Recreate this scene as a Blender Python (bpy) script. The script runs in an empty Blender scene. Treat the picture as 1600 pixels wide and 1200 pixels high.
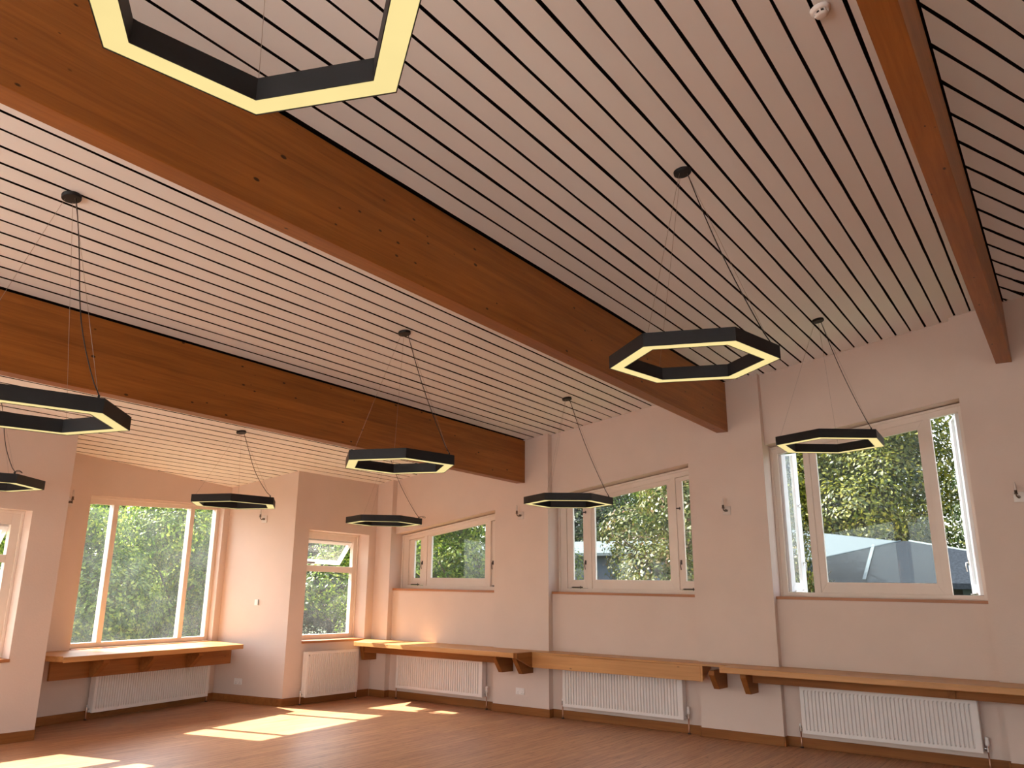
import bpy, math, random
import numpy as np
from mathutils import Vector, Matrix

random.seed(7)
PI = math.pi
COL = bpy.context.scene.collection
SC = bpy.context.scene

# ------------------------------------------------------------------ helpers
class MB:
    """collects verts / faces and builds ONE mesh object"""
    def __init__(s, M=None):
        s.v, s.f, s.m, s.sm = [], [], [], []
        s.M = M
    def add(s, vs, fs, mi=0, smooth=False):
        b = len(s.v)
        for p in vs:
            p = Vector(p)
            if s.M is not None: p = s.M @ p
            s.v.append(tuple(p))
        for f in fs:
            s.f.append(tuple(b + i for i in f)); s.m.append(mi); s.sm.append(smooth)
        return s
    def box(s, x0, x1, y0, y1, z0, z1, mi=0):
        if x0 > x1: x0, x1 = x1, x0
        if y0 > y1: y0, y1 = y1, y0
        if z0 > z1: z0, z1 = z1, z0
        v = [(x0,y0,z0),(x1,y0,z0),(x1,y1,z0),(x0,y1,z0),(x0,y0,z1),(x1,y0,z1),(x1,y1,z1),(x0,y1,z1)]
        return s.add(v, [(0,3,2,1),(4,5,6,7),(0,1,5,4),(1,2,6,5),(2,3,7,6),(3,0,4,7)], mi)
    def prism(s, poly, axis, a, b, mi=0):
        n = len(poly)
        def P(q, t):
            if axis == 'x': return (t, q[0], q[1])
            if axis == 'y': return (q[0], t, q[1])
            return (q[0], q[1], t)
        v = [P(q, a) for q in poly] + [P(q, b) for q in poly]
        f = [tuple(range(n))[::-1], tuple(range(n, 2*n))]
        f += [(i, (i+1) % n, n+(i+1) % n, n+i) for i in range(n)]
        return s.add(v, f, mi)
    def ring(s, outer, inner, axis, a, b, mi=0):
        n = len(outer)
        for i in range(n):
            j = (i+1) % n
            s.prism([outer[i], outer[j], inner[j], inner[i]], axis, a, b, mi)
        return s
    def cyl(s, p0, p1, r0, r1=None, n=16, mi=0, smooth=True):
        r1 = r0 if r1 is None else r1
        p0, p1 = Vector(p0), Vector(p1)
        d = (p1-p0).normalized()
        a = d.orthogonal().normalized(); b = d.cross(a)
        v = []
        for p, r in ((p0, r0), (p1, r1)):
            for i in range(n):
                t = 2*PI*i/n
                v.append(p + r*(math.cos(t)*a + math.sin(t)*b))
        s.add(v, [(i, (i+1) % n, n+(i+1) % n, n+i) for i in range(n)], mi, smooth)
        s.add(v[:n], [tuple(range(n))[::-1]], mi); s.add(v[n:], [tuple(range(n))], mi)
        return s
    def tube(s, pts, r, n=8, mi=0):
        pts = [Vector(p) for p in pts]
        rings = []
        for i, p in enumerate(pts):
            d = (pts[min(i+1, len(pts)-1)] - pts[max(i-1, 0)]).normalized()
            a = Vector((0.31, 0.87, 0.2)).cross(d).normalized(); b = d.cross(a)
            rings.append([p + r*(math.cos(2*PI*k/n)*a + math.sin(2*PI*k/n)*b) for k in range(n)])
        v = [q for R in rings for q in R]
        f = []
        for i in range(len(pts)-1):
            for k in range(n):
                f.append((i*n+k, i*n+(k+1) % n, (i+1)*n+(k+1) % n, (i+1)*n+k))
        f.append(tuple(range(n))[::-1]); f.append(tuple(range((len(pts)-1)*n, len(pts)*n)))
        return s.add(v, f, mi, True)
    def lathe(s, prof, n=24, M=None, mi=0, smooth=True):
        v = []
        for r, z in prof:
            for i in range(n):
                t = 2*PI*i/n
                p = Vector((r*math.cos(t), r*math.sin(t), z))
                v.append(M @ p if M is not None else p)
        m = len(prof)
        f = [(j*n+i, j*n+(i+1) % n, (j+1)*n+(i+1) % n, (j+1)*n+i) for j in range(m-1) for i in range(n)]
        s.add(v, f, mi, smooth)
        s.add(v[:n], [tuple(range(n))[::-1]], mi); s.add(v[-n:], [tuple(range(n))], mi)
        return s
    def build(s, name, mat, parent=None, bevel=0.0):
        me = bpy.data.meshes.new(name)
        me.from_pydata(s.v, [], s.f)
        mats = mat if isinstance(mat, (list, tuple)) else [mat]
        for m in mats: me.materials.append(m)
        me.polygons.foreach_set('material_index', s.m)
        me.polygons.foreach_set('use_smooth', s.sm)
        me.update()
        import bmesh
        bm = bmesh.new(); bm.from_mesh(me)
        bmesh.ops.recalc_face_normals(bm, faces=bm.faces)
        bm.to_mesh(me); bm.free()
        o = bpy.data.objects.new(name, me); COL.objects.link(o)
        if parent is not None: o.parent = parent
        if bevel > 0:
            b = o.modifiers.new('bevel', 'BEVEL'); b.width = bevel; b.segments = 2; b.limit_method = 'ANGLE'
        return o

def empty(name, loc=(0,0,0), rz=0.0):
    o = bpy.data.objects.new(name, None); COL.objects.link(o)
    o.location = loc; o.rotation_euler = (0, 0, rz); o.empty_display_size = 0.1
    return o
def tag(o, label, cat, group=None, kind='thing'):
    o['label'] = label; o['category'] = cat
    if group: o['group'] = group
    if kind: o['kind'] = kind
    return o
def struct(o, label=None):
    o['kind'] = 'structure'
    if label: o['label'] = label
    return o
def copy_tree(o, parent=None):
    c = o.copy(); COL.objects.link(c)
    if parent is not None: c.parent = parent
    for ch in list(o.children): copy_tree(ch, c)
    return c

# ------------------------------------------------------------------ materials
def new_mat(name):
    m = bpy.data.materials.new(name); m.use_nodes = True
    nt = m.node_tree; nt.nodes.clear()
    out = nt.nodes.new('ShaderNodeOutputMaterial')
    return m, nt, out
def N(nt, t, **kw):
    n = nt.nodes.new(t)
    for k, v in kw.items():
        if k in ('inputs',):
            for a, b in v.items(): n.inputs[a].default_value = b
        else: setattr(n, k, v)
    return n
def rgb(c): return (c[0], c[1], c[2], 1.0)
def ramp(nt, stops):
    r = N(nt, 'ShaderNodeValToRGB')
    e = r.color_ramp.elements
    e[0].position = stops[0][0]; e[0].color = rgb(stops[0][1])
    e[1].position = stops[-1][0]; e[1].color = rgb(stops[-1][1])
    for p, c in stops[1:-1]:
        x = e.new(p); x.color = rgb(c)
    return r
def coords(nt, scale, rot=(0,0,0)):
    tc = N(nt, 'ShaderNodeTexCoord'); mp = N(nt, 'ShaderNodeMapping')
    mp.inputs['Scale'].default_value = scale; mp.inputs['Rotation'].default_value = rot
    nt.links.new(tc.outputs['Object'], mp.inputs['Vector'])
    return mp.outputs['Vector']

def plain(name, col, rough=0.5, metal=0.0, var=0.04, scale=6.0, bump=0.0, spec=0.5):
    m, nt, out = new_mat(name)
    b = N(nt, 'ShaderNodeBsdfPrincipled')
    b.inputs['Roughness'].default_value = rough; b.inputs['Metallic'].default_value = metal
    b.inputs['Specular IOR Level'].default_value = spec
    nz = N(nt, 'ShaderNodeTexNoise'); nz.inputs['Scale'].default_value = scale; nz.inputs['Detail'].default_value = 4
    nt.links.new(coords(nt, (1,1,1)), nz.inputs['Vector'])
    r = ramp(nt, [(0.3, [c*(1-var) for c in col]), (0.7, [min(1, c*(1+var)) for c in col])])
    nt.links.new(nz.outputs['Fac'], r.inputs['Fac'])
    nt.links.new(r.outputs['Color'], b.inputs['Base Color'])
    if bump > 0:
        n2 = N(nt, 'ShaderNodeTexNoise'); n2.inputs['Scale'].default_value = 45; n2.inputs['Detail'].default_value = 6
        nt.links.new(coords(nt, (1,1,1)), n2.inputs['Vector'])
        bp = N(nt, 'ShaderNodeBump'); bp.inputs['Strength'].default_value = bump; bp.inputs['Distance'].default_value = 0.01
        nt.links.new(n2.outputs['Fac'], bp.inputs['Height']); nt.links.new(bp.outputs['Normal'], b.inputs['Normal'])
    nt.links.new(b.outputs['BSDF'], out.inputs['Surface'])
    return m

def wood(name, axis, dark, light, rough=0.4, knots=1.0, grain=18.0, lam=0.0, spec=0.4, kscale=3.2, kcol=None):
    """long grain along the given object axis (0 x, 1 y), with knots; lam: laminations in z"""
    m, nt, out = new_mat(name)
    L = nt.links.new
    b = N(nt, 'ShaderNodeBsdfPrincipled'); b.inputs['Roughness'].default_value = rough
    b.inputs['Specular IOR Level'].default_value = spec
    sc = [grain]*3; sc[axis] = grain*0.045
    nz = N(nt, 'ShaderNodeTexNoise'); nz.inputs['Scale'].default_value = 1.0; nz.inputs['Detail'].default_value = 6
    nz.inputs['Roughness'].default_value = 0.62; nz.inputs['Distortion'].default_value = 0.5
    L(coords(nt, sc), nz.inputs['Vector'])
    big = N(nt, 'ShaderNodeTexNoise'); big.inputs['Scale'].default_value = 1.0; big.inputs['Detail'].default_value = 2
    s2 = [5.0]*3; s2[axis] = 0.7
    L(coords(nt, s2), big.inputs['Vector'])
    mx = N(nt, 'ShaderNodeMix'); mx.data_type = 'FLOAT'; mx.inputs['Factor'].default_value = 0.4
    L(nz.outputs['Fac'], mx.inputs['A']); L(big.outputs['Fac'], mx.inputs['B'])
    r = ramp(nt, [(0.32, dark), (0.5, [(a+c)/2 for a, c in zip(dark, light)]), (0.68, light)])
    L(mx.outputs['Result'], r.inputs['Fac'])
    col = r.outputs['Color']
    if lam > 0:
        sep = N(nt, 'ShaderNodeSeparateXYZ'); L(coords(nt, (1,1,1)), sep.inputs['Vector'])
        dv = N(nt, 'ShaderNodeMath'); dv.operation = 'DIVIDE'; dv.inputs[1].default_value = lam
        L(sep.outputs['Z'], dv.inputs[0])
        fl = N(nt, 'ShaderNodeMath'); fl.operation = 'FLOOR'; L(dv.outputs[0], fl.inputs[0])
        wn = N(nt, 'ShaderNodeTexWhiteNoise'); wn.noise_dimensions = '1D'; L(fl.outputs[0], wn.inputs['W'])
        hs = N(nt, 'ShaderNodeHueSaturation')
        mr = N(nt, 'ShaderNodeMapRange'); mr.inputs['To Min'].default_value = 0.86; mr.inputs['To Max'].default_value = 1.14
        L(wn.outputs['Value'], mr.inputs['Value']); L(mr.outputs['Result'], hs.inputs['Value']); L(col, hs.inputs['Color'])
        col = hs.outputs['Color']
    if knots > 0:
        s3 = [kscale*2.1]*3; s3[axis] = kscale
        vo = N(nt, 'ShaderNodeTexVoronoi'); vo.inputs['Scale'].default_value = 1.0; vo.inputs['Randomness'].default_value = 1.0
        L(coords(nt, s3), vo.inputs['Vector'])
        sp = N(nt, 'ShaderNodeSeparateColor'); L(vo.outputs['Color'], sp.inputs['Color'])
        th = N(nt, 'ShaderNodeMapRange'); th.inputs['From Min'].default_value = 0.12; th.inputs['From Max'].default_value = 1.0
        th.inputs['To Min'].default_value = 0.0; th.inputs['To Max'].default_value = 0.13*knots
        L(sp.outputs['Red'], th.inputs['Value'])
        sub = N(nt, 'ShaderNodeMath'); sub.operation = 'SUBTRACT'; L(th.outputs['Result'], sub.inputs[0]); L(vo.outputs['Distance'], sub.inputs[1])
        kr = N(nt, 'ShaderNodeMapRange'); kr.inputs['From Min'].default_value = -0.015; kr.inputs['From Max'].default_value = 0.03
        L(sub.outputs[0], kr.inputs['Value'])
        km = N(nt, 'ShaderNodeMix'); km.data_type = 'RGBA'
        L(kr.outputs['Result'], km.inputs['Factor']); L(col, km.inputs['A'])
        km.inputs['B'].default_value = rgb(kcol or [c*0.22 for c in dark])
        col = km.outputs['Result']
    L(col, b.inputs['Base Color'])
    bp = N(nt, 'ShaderNodeBump'); bp.inputs['Strength'].default_value = 0.08; bp.inputs['Distance'].default_value = 0.004
    L(nz.outputs['Fac'], bp.inputs['Height']); L(bp.outputs['Normal'], b.inputs['Normal'])
    L(b.outputs['BSDF'], out.inputs['Surface'])
    return m

def floor_mat():
    m, nt, out = new_mat('strip_wood_floor')
    L = nt.links.new
    b = N(nt, 'ShaderNodeBsdfPrincipled'); b.inputs['Roughness'].default_value = 0.42; b.inputs['Specular IOR Level'].default_value = 0.35
    br = N(nt, 'ShaderNodeTexBrick'); br.offset = 0.37; br.offset_frequency = 3; br.squash = 1.0
    br.inputs['Scale'].default_value = 1.0; br.inputs['Brick Width'].default_value = 1.7; br.inputs['Row Height'].default_value = 0.085
    br.inputs['Mortar Size'].default_value = 0.0016; br.inputs['Mortar Smooth'].default_value = 0.3; br.inputs['Bias'].default_value = 0.0
    br.inputs['Color1'].default_value = rgb((0.57,0.30,0.155)); br.inputs['Color2'].default_value = rgb((0.48,0.24,0.125)); br.inputs['Mortar'].default_value = rgb((0.16,0.065,0.03))
    L(coords(nt, (1,1,1)), br.inputs['Vector'])
    nz = N(nt, 'ShaderNodeTexNoise'); nz.inputs['Scale'].default_value = 1.0; nz.inputs['Detail'].default_value = 7; nz.inputs['Roughness'].default_value = 0.65
    L(coords(nt, (1.6, 34, 1)), nz.inputs['Vector'])
    r = ramp(nt, [(0.3, (0.62,0.58,0.55)), (0.55, (1,1,1)), (0.75, (1.15,1.15,1.15))])
    L(nz.outputs['Fac'], r.inputs['Fac'])
    mx = N(nt, 'ShaderNodeMix'); mx.data_type = 'RGBA'; mx.blend_type = 'MULTIPLY'; mx.inputs['Factor'].default_value = 1.0
    L(br.outputs['Color'], mx.inputs['A']); L(r.outputs['Color'], mx.inputs['B'])
    # short dark flecks along the grain
    v2 = N(nt, 'ShaderNodeTexNoise'); v2.inputs['Scale'].default_value = 1.0; v2.inputs['Detail'].default_value = 3
    L(coords(nt, (4.5, 46, 1)), v2.inputs['Vector'])
    r2 = ramp(nt, [(0.28, (0.36,0.29,0.25)), (0.38, (1,1,1))])
    L(v2.outputs['Fac'], r2.inputs['Fac'])
    m2 = N(nt, 'ShaderNodeMix'); m2.data_type = 'RGBA'; m2.blend_type = 'MULTIPLY'; m2.inputs['Factor'].default_value = 1.0
    L(mx.outputs['Result'], m2.inputs['A']); L(r2.outputs['Color'], m2.inputs['B'])
    L(m2.outputs['Result'], b.inputs['Base Color'])
    L(b.outputs['BSDF'], out.inputs['Surface'])
    return m

def board_mat():
    m, nt, out = new_mat('white_ceiling_boards')
    L = nt.links.new
    b = N(nt, 'ShaderNodeBsdfPrincipled'); b.inputs['Roughness'].default_value = 0.6
    g = N(nt, 'ShaderNodeNewGeometry')
    nz = N(nt, 'ShaderNodeTexNoise'); nz.inputs['Scale'].default_value = 9; nz.inputs['Detail'].default_value = 6
    L(coords(nt, (0.25,1,1)), nz.inputs['Vector'])
    ad = N(nt, 'ShaderNodeMath'); ad.operation = 'MULTIPLY_ADD'; ad.inputs[1].default_value = 0.5
    L(g.outputs['Random Per Island'], ad.inputs[0]); 
    hm = N(nt, 'ShaderNodeMath'); hm.operation = 'MULTIPLY'; hm.inputs[1].default_value = 0.5
    L(nz.outputs['Fac'], hm.inputs[0]); L(hm.outputs[0], ad.inputs[2])
    r = ramp(nt, [(0.1, (0.80,0.80,0.80)), (0.9, (0.86,0.86,0.86))])
    L(ad.outputs[0], r.inputs['Fac']); L(r.outputs['Color'], b.inputs['Base Color'])
    bp = N(nt, 'ShaderNodeBump'); bp.inputs['Strength'].default_value = 0.15; bp.inputs['Distance'].default_value = 0.006
    L(nz.outputs['Fac'], bp.inputs['Height']); L(bp.outputs['Normal'], b.inputs['Normal'])
    L(b.outputs['BSDF'], out.inputs['Surface'])
    return m

def glass_mat(name, dust=0.0, tint=(0.96,0.98,0.97), refl=1.0):
    m, nt, out = new_mat(name)
    L = nt.links.new
    tr = N(nt, 'ShaderNodeBsdfTransparent'); tr.inputs['Color'].default_value = rgb(tint)
    gl = N(nt, 'ShaderNodeBsdfGlossy'); gl.inputs['Roughness'].default_value = 0.0
    fr = N(nt, 'ShaderNodeLayerWeight'); fr.inputs['Blend'].default_value = 0.5
    pw = N(nt, 'ShaderNodeMath'); pw.operation = 'POWER'; pw.inputs[1].default_value = 4.0
    L(fr.outputs['Facing'], pw.inputs[0])
    fm = N(nt, 'ShaderNodeMath'); fm.operation = 'MULTIPLY_ADD'; fm.inputs[1].default_value = 0.6*refl; fm.inputs[2].default_value = 0.02*refl
    L(pw.outputs[0], fm.inputs[0])
    mx = N(nt, 'ShaderNodeMixShader'); L(fm.outputs[0], mx.inputs['Fac']); L(tr.outputs['BSDF'], mx.inputs[1]); L(gl.outputs['BSDF'], mx.inputs[2])
    last = mx.outputs['Shader']
    if dust > 0:
        df = N(nt, 'ShaderNodeBsdfDiffuse'); df.inputs['Color'].default_value = rgb((0.75,0.77,0.78))
        tl = N(nt, 'ShaderNodeBsdfTranslucent'); tl.inputs['Color'].default_value = rgb((0.72,0.76,0.78))
        ms = N(nt, 'ShaderNodeMixShader'); ms.inputs['Fac'].default_value = 0.6
        L(df.outputs['BSDF'], ms.inputs[1]); L(tl.outputs['BSDF'], ms.inputs[2])
        nz = N(nt, 'ShaderNodeTexNoise'); nz.inputs['Scale'].default_value = 2.2; nz.inputs['Detail'].default_value = 7; nz.inputs['Roughness'].default_value = 0.7
        L(coords(nt, (1,1,1)), nz.inputs['Vector'])
        mr = N(nt, 'ShaderNodeMapRange'); mr.inputs['From Min'].default_value = 0.3; mr.inputs['From Max'].default_value = 0.75
        mr.inputs['To Min'].default_value = dust*0.4; mr.inputs['To Max'].default_value = dust*1.7
        L(nz.outputs['Fac'], mr.inputs['Value'])
        m2 = N(nt, 'ShaderNodeMixShader'); L(mr.outputs['Result'], m2.inputs['Fac']); L(last, m2.inputs[1]); L(ms.outputs['Shader'], m2.inputs[2])
        last = m2.outputs['Shader']
    L(last, out.inputs['Surface'])
    return m

def emit_mat(name, col, strength):
    m, nt, out = new_mat(name)
    L = nt.links.new
    nz = N(nt, 'ShaderNodeTexNoise'); nz.inputs['Scale'].default_value = 5
    L(coords(nt, (1,1,1)), nz.inputs['Vector'])
    r = ramp(nt, [(0.3, [c*0.95 for c in col]), (0.7, col)])
    L(nz.outputs['Fac'], r.inputs['Fac'])
    e = N(nt, 'ShaderNodeEmission'); e.inputs['Strength'].default_value = strength
    L(r.outputs['Color'], e.inputs['Color']); L(e.outputs['Emission'], out.inputs['Surface'])
    return m

def leaf_mat(name, cols, trans=0.35):
    m, nt, out = new_mat(name)
    L = nt.links.new
    g = N(nt, 'ShaderNodeNewGeometry')
    nz = N(nt, 'ShaderNodeTexNoise'); nz.inputs['Scale'].default_value = 0.9; nz.inputs['Detail'].default_value = 2
    L(coords(nt, (1,1,1)), nz.inputs['Vector'])
    mx = N(nt, 'ShaderNodeMix'); mx.data_type = 'FLOAT'; mx.inputs['Factor'].default_value = 0.55
    L(g.outputs['Random Per Island'], mx.inputs['A']); L(nz.outputs['Fac'], mx.inputs['B'])
    k = len(cols)
    r = ramp(nt, [(0.2+0.6*i/(k-1), c) for i, c in enumerate(cols)])
    L(mx.outputs['Result'], r.inputs['Fac'])
    df = N(nt, 'ShaderNodeBsdfPrincipled'); df.inputs['Roughness'].default_value = 0.45; df.inputs['Specular IOR Level'].default_value = 0.35
    tl = N(nt, 'ShaderNodeBsdfTranslucent')
    L(r.outputs['Color'], df.inputs['Base Color']); L(r.outputs['Color'], tl.inputs['Color'])
    ms = N(nt, 'ShaderNodeMixShader'); ms.inputs['Fac'].default_value = trans
    L(df.outputs['BSDF'], ms.inputs[1]); L(tl.outputs['BSDF'], ms.inputs[2])
    L(ms.outputs['Shader'], out.inputs['Surface'])
    return m

WALL   = plain('wall_paint', (0.69,0.56,0.49), 0.75, var=0.025, scale=2.0, bump=0.12, spec=0.25)
BOARD  = board_mat()
GROOVE = plain('dark_groove', (0.010,0.006,0.006), 0.9, spec=0.05)
FLOOR  = floor_mat()
BEAM   = wood('varnished_glulam_pine', 0, (0.215,0.066,0.011), (0.37,0.128,0.025), 0.42, knots=1.1, lam=0.045, grain=34, kscale=5.6, spec=0.3)
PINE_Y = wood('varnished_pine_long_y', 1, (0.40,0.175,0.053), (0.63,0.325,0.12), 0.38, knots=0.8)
PINE_X = wood('varnished_pine_long_x', 0, (0.40,0.175,0.053), (0.63,0.325,0.12), 0.38, knots=0.8)
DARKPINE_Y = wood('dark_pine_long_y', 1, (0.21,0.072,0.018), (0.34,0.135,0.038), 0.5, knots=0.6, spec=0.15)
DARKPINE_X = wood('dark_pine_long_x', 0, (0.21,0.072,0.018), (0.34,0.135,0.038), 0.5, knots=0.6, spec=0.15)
SKIRT_Y = wood('skirting_pine_long_y', 1, (0.20,0.068,0.018), (0.33,0.13,0.038), 0.5, knots=0.5, spec=0.15)
SKIRT_X = wood('skirting_pine_long_x', 0, (0.20,0.068,0.018), (0.33,0.13,0.038), 0.5, knots=0.5, spec=0.15)
SILLW_Y = wood('sill_wood_long_y', 1, (0.33,0.125,0.045), (0.45,0.185,0.075), 0.4, knots=0.2)
SILLW_X = wood('sill_wood_long_x', 0, (0.33,0.125,0.045), (0.45,0.185,0.075), 0.4, knots=0.2)
FRAME  = plain('window_paint_cream', (0.76,0.665,0.59), 0.5, var=0.02)
SASHW  = plain('window_paint_white', (0.80,0.81,0.83), 0.45, var=0.02)
REVEAL = plain('reveal_paint', (0.80,0.74,0.70), 0.7, var=0.02)
GLASS  = glass_mat('window_glass', 0.015)
GLASSD = glass_mat('dusty_window_glass', 0.02)
RADW   = plain('radiator_enamel', (0.80,0.745,0.715), 0.35, var=0.01)
BLACK  = plain('black_powder_coat', (0.012,0.012,0.014), 0.5, var=0.1, spec=0.3)
CORD   = plain('black_cord', (0.012,0.011,0.012), 0.6)
WIRE   = plain('steel_wire', (0.35,0.29,0.25), 0.4, metal=0.6)
LED    = emit_mat('warm_diffuser', (1.0,0.80,0.345), 0.27)
PLAST  = plain('white_plastic', (0.80,0.75,0.72), 0.35, var=0.01)
DARKP  = plain('dark_slot', (0.02,0.018,0.018), 0.6)
CHROME = plain('chrome', (0.62,0.58,0.55), 0.22, metal=1.0)
COPPER = plain('copper_pipe', (0.55,0.30,0.20), 0.35, metal=0.9)
BRASS  = plain('aged_brass', (0.20,0.15,0.12), 0.3, metal=0.8)
IRON   = plain('dark_iron', (0.07,0.05,0.045), 0.5, metal=0.5)
CLEARP = plain('pale_clear_plate', (0.68,0.60,0.55), 0.15, var=0.02)

# ------------------------------------------------------------------ room geometry (metres)
# x: along the beams towards the long window wall, y: along that wall away from the viewer, z up
XP, XR, XO = 10.49, 10.60, 10.98       # pier face, recess face, outside of the long wall
X0, Y0 = -4.0, -5.0                    # the two sides behind the viewer
YN = 9.5                               # narrow window wall
YL = 9.4                               # wall left of the bay
def cz(y):                             # underside of the sloping ceiling
    return 4.916 - 0.1605*y if y < 6.65 else 3.8487 - 0.1715*(y-6.65)
BO = Vector((5.392, 10.177, 0)); BU = Vector((0.983, 0.184, 0)).normalized(); BN = Vector((-BU.y, BU.x, 0))
BANG = math.atan2(BU.y, BU.x)
def bay(s, t, z=0.0):
    p = BO + BU*s + BN*t
    return (p.x, p.y, z)
MBAY = Matrix.Translation(BO) @ Matrix.Rotation(BANG, 4, 'Z')
E2 = bay(3.089, 0); E1 = bay(-0.42, 0)
CX2, LPX = 8.67, 5.07

# floor
fl = MB().box(X0-0.4, XO, Y0-0.4, YN+0.4, -0.12, 0.0)
fl.prism([(LPX-0.3, YN+0.39), (CX2+0.3, YN+0.39), bay(3.3, 0.35)[:2], bay(-0.6, 0.35)[:2]], 'z', -0.12, 0.0)
struct(fl.build('floor', FLOOR), 'warm brown strip wood floor')

# long window wall
PIERS = [(YN, 9.17), (7.10, 6.17), (4.025, 3.045), (0.845, -0.10)]
RECS = [(9.17, 7.10), (6.17, 4.025), (3.045, 0.845)]
w = MB()
def yz(mb, y0, y1, zb, zt, xa, xb):
    """slab in the y-z plane; zb / zt are numbers or functions of y"""
    fb = zb if callable(zb) else (lambda y: zb)
    ft = zt if callable(zt) else (lambda y: zt)
    mb.prism([(y0, fb(y0)), (y1, fb(y1)), (y1, ft(y1)), (y0, ft(y0))], 'x', xa, xb)
ct = lambda y: cz(y) + 0.012
for a, b in PIERS: yz(w, a, b, 0, ct, XP, XO)
hd = lambda y: 4.0 - 0.1605*y
for a, b in RECS:
    yz(w, a, b, 0, 1.625, XR, XO)
    yz(w, a, b, hd, ct, XR, XO)
yz(w, -0.10, Y0, 0, ct, XR, XO)
struct(w.build('wall_right', WALL), 'long pale plaster wall with piers and recessed windows')

# narrow window wall and side of the bay
w = MB()
NW0, NW1, NZ0, NZ1 = 8.97, 10.32, 0.84, 2.50
for x0, x1, z0, z1 in ((CX2, NW0, 0, None), (NW1, XP, 0, None), (NW0, NW1, 0, NZ0), (NW0, NW1, NZ1, None)):
    w.box(x0, x1, YN, YN+0.38, z0, ct(YN) if z1 is None else z1)
w.box(XP, XO, YN, YN+0.38, 0, ct(YN))
pl = [(CX2, YN), (CX2, YN+0.38), bay(3.3, 0.19)[:2], (E2[0], E2[1])]
w.add([(q[0], q[1], 0) for q in pl]+[(q[0], q[1], ct(q[1])) for q in pl], [(3,2,1,0),(4,5,6,7),(0,1,5,4),(1,2,6,5),(2,3,7,6),(3,0,4,7)])
struct(w.build('wall_back', WALL), 'plaster wall beside the narrow window')
MW = 0.42   # window of the bay
w = MB(MBAY)
BW0, BW1, BZ0 = 0.44, 2.955, 0.80
bh = lambda s: 2.722 + 0.042*s
def sz(mb, s0, s1, zb, zt, ta, tb):
    fb = zb if callable(zb) else (lambda y: zb)
    ft = zt if callable(zt) else (lambda y: zt)
    mb.prism([(s0, fb(s0)), (s1, fb(s1)), (s1, ft(s1)), (s0, ft(s0))], 'y', ta, tb)
bt = lambda s: cz((BO + BU*s).y) + 0.012
sz(w, -0.46, BW0, 0, bt, 0, 0.19); sz(w, BW1, 3.089, 0, bt, 0, 0.19)
sz(w, BW0, BW1, 0, BZ0, 0, 0.19); sz(w, BW0, BW1, bh, bt, 0, 0.19)
struct(w.build('wall_bay', WALL), 'plaster end wall of the bay with the wide window')
# wall left of the bay
w = MB()
LW0, LW1, LZ0, LZ1 = 3.30, 4.675, 0.81, 2.405
HID = [(-3.3, -1.9), (-1.3, 0.1), (0.7, 2.1)]       # unseen windows added to this wall to let in more light
xs = X0
for a, b in HID + [(LW0, LW1)]:
    zb_, zt_ = (LZ0, LZ1) if a == LW0 else (0.6, 2.6)
    w.box(xs, a, YL, YL+0.34, 0, ct(YL)); w.box(a, b, YL, YL+0.34, 0, zb_); w.box(a, b, YL, YL+0.34, zt_, ct(YL)); xs = b
w.box(xs, LPX, YL, YL+0.34, 0, ct(YL))
w.prism([(LPX, YL+0.3405), (LPX-0.05, 10.085), (LPX-0.16, 10.085), (LPX-0.16, YL+0.3405)], 'z', 0, 3.30)
struct(w.build('wall_left', WALL), 'plaster wall left of the bay')
# sides behind the viewer; their openings are added to let daylight in
w = MB()
ops = [(0.2, 3.8), (4.0, 6.6), (6.8, 9.2)]  # tall unseen openings, added to throw daylight across the room
ys = Y0
for a, b in ops:
    yz(w, ys, a, 0, ct, X0-0.35, X0); yz(w, a, b, 0, 0.15, X0-0.35, X0); yz(w, a, b, lambda y: ct(y)-0.45, ct, X0-0.35, X0); ys = b
yz(w, ys, YL+0.34, 0, ct, X0-0.35, X0)
struct(w.build('wall_far', WALL))
w = MB()
fops = [(-3.6, -0.8), (0.4, 3.2)]  # added out of view to brighten the right-hand ceiling and walls
xs = X0-0.35
for a, b in fops:
    w.box(xs, a, Y0-0.35, Y0, 0, ct(Y0)); w.box(a, b, Y0-0.35, Y0, 0, 0.5); w.box(a, b, Y0-0.35, Y0, 3.0, ct(Y0)); xs = b
w.box(xs, XO, Y0-0.35, Y0, 0, ct(Y0))
struct(w.build('wall_front', WALL))

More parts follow.
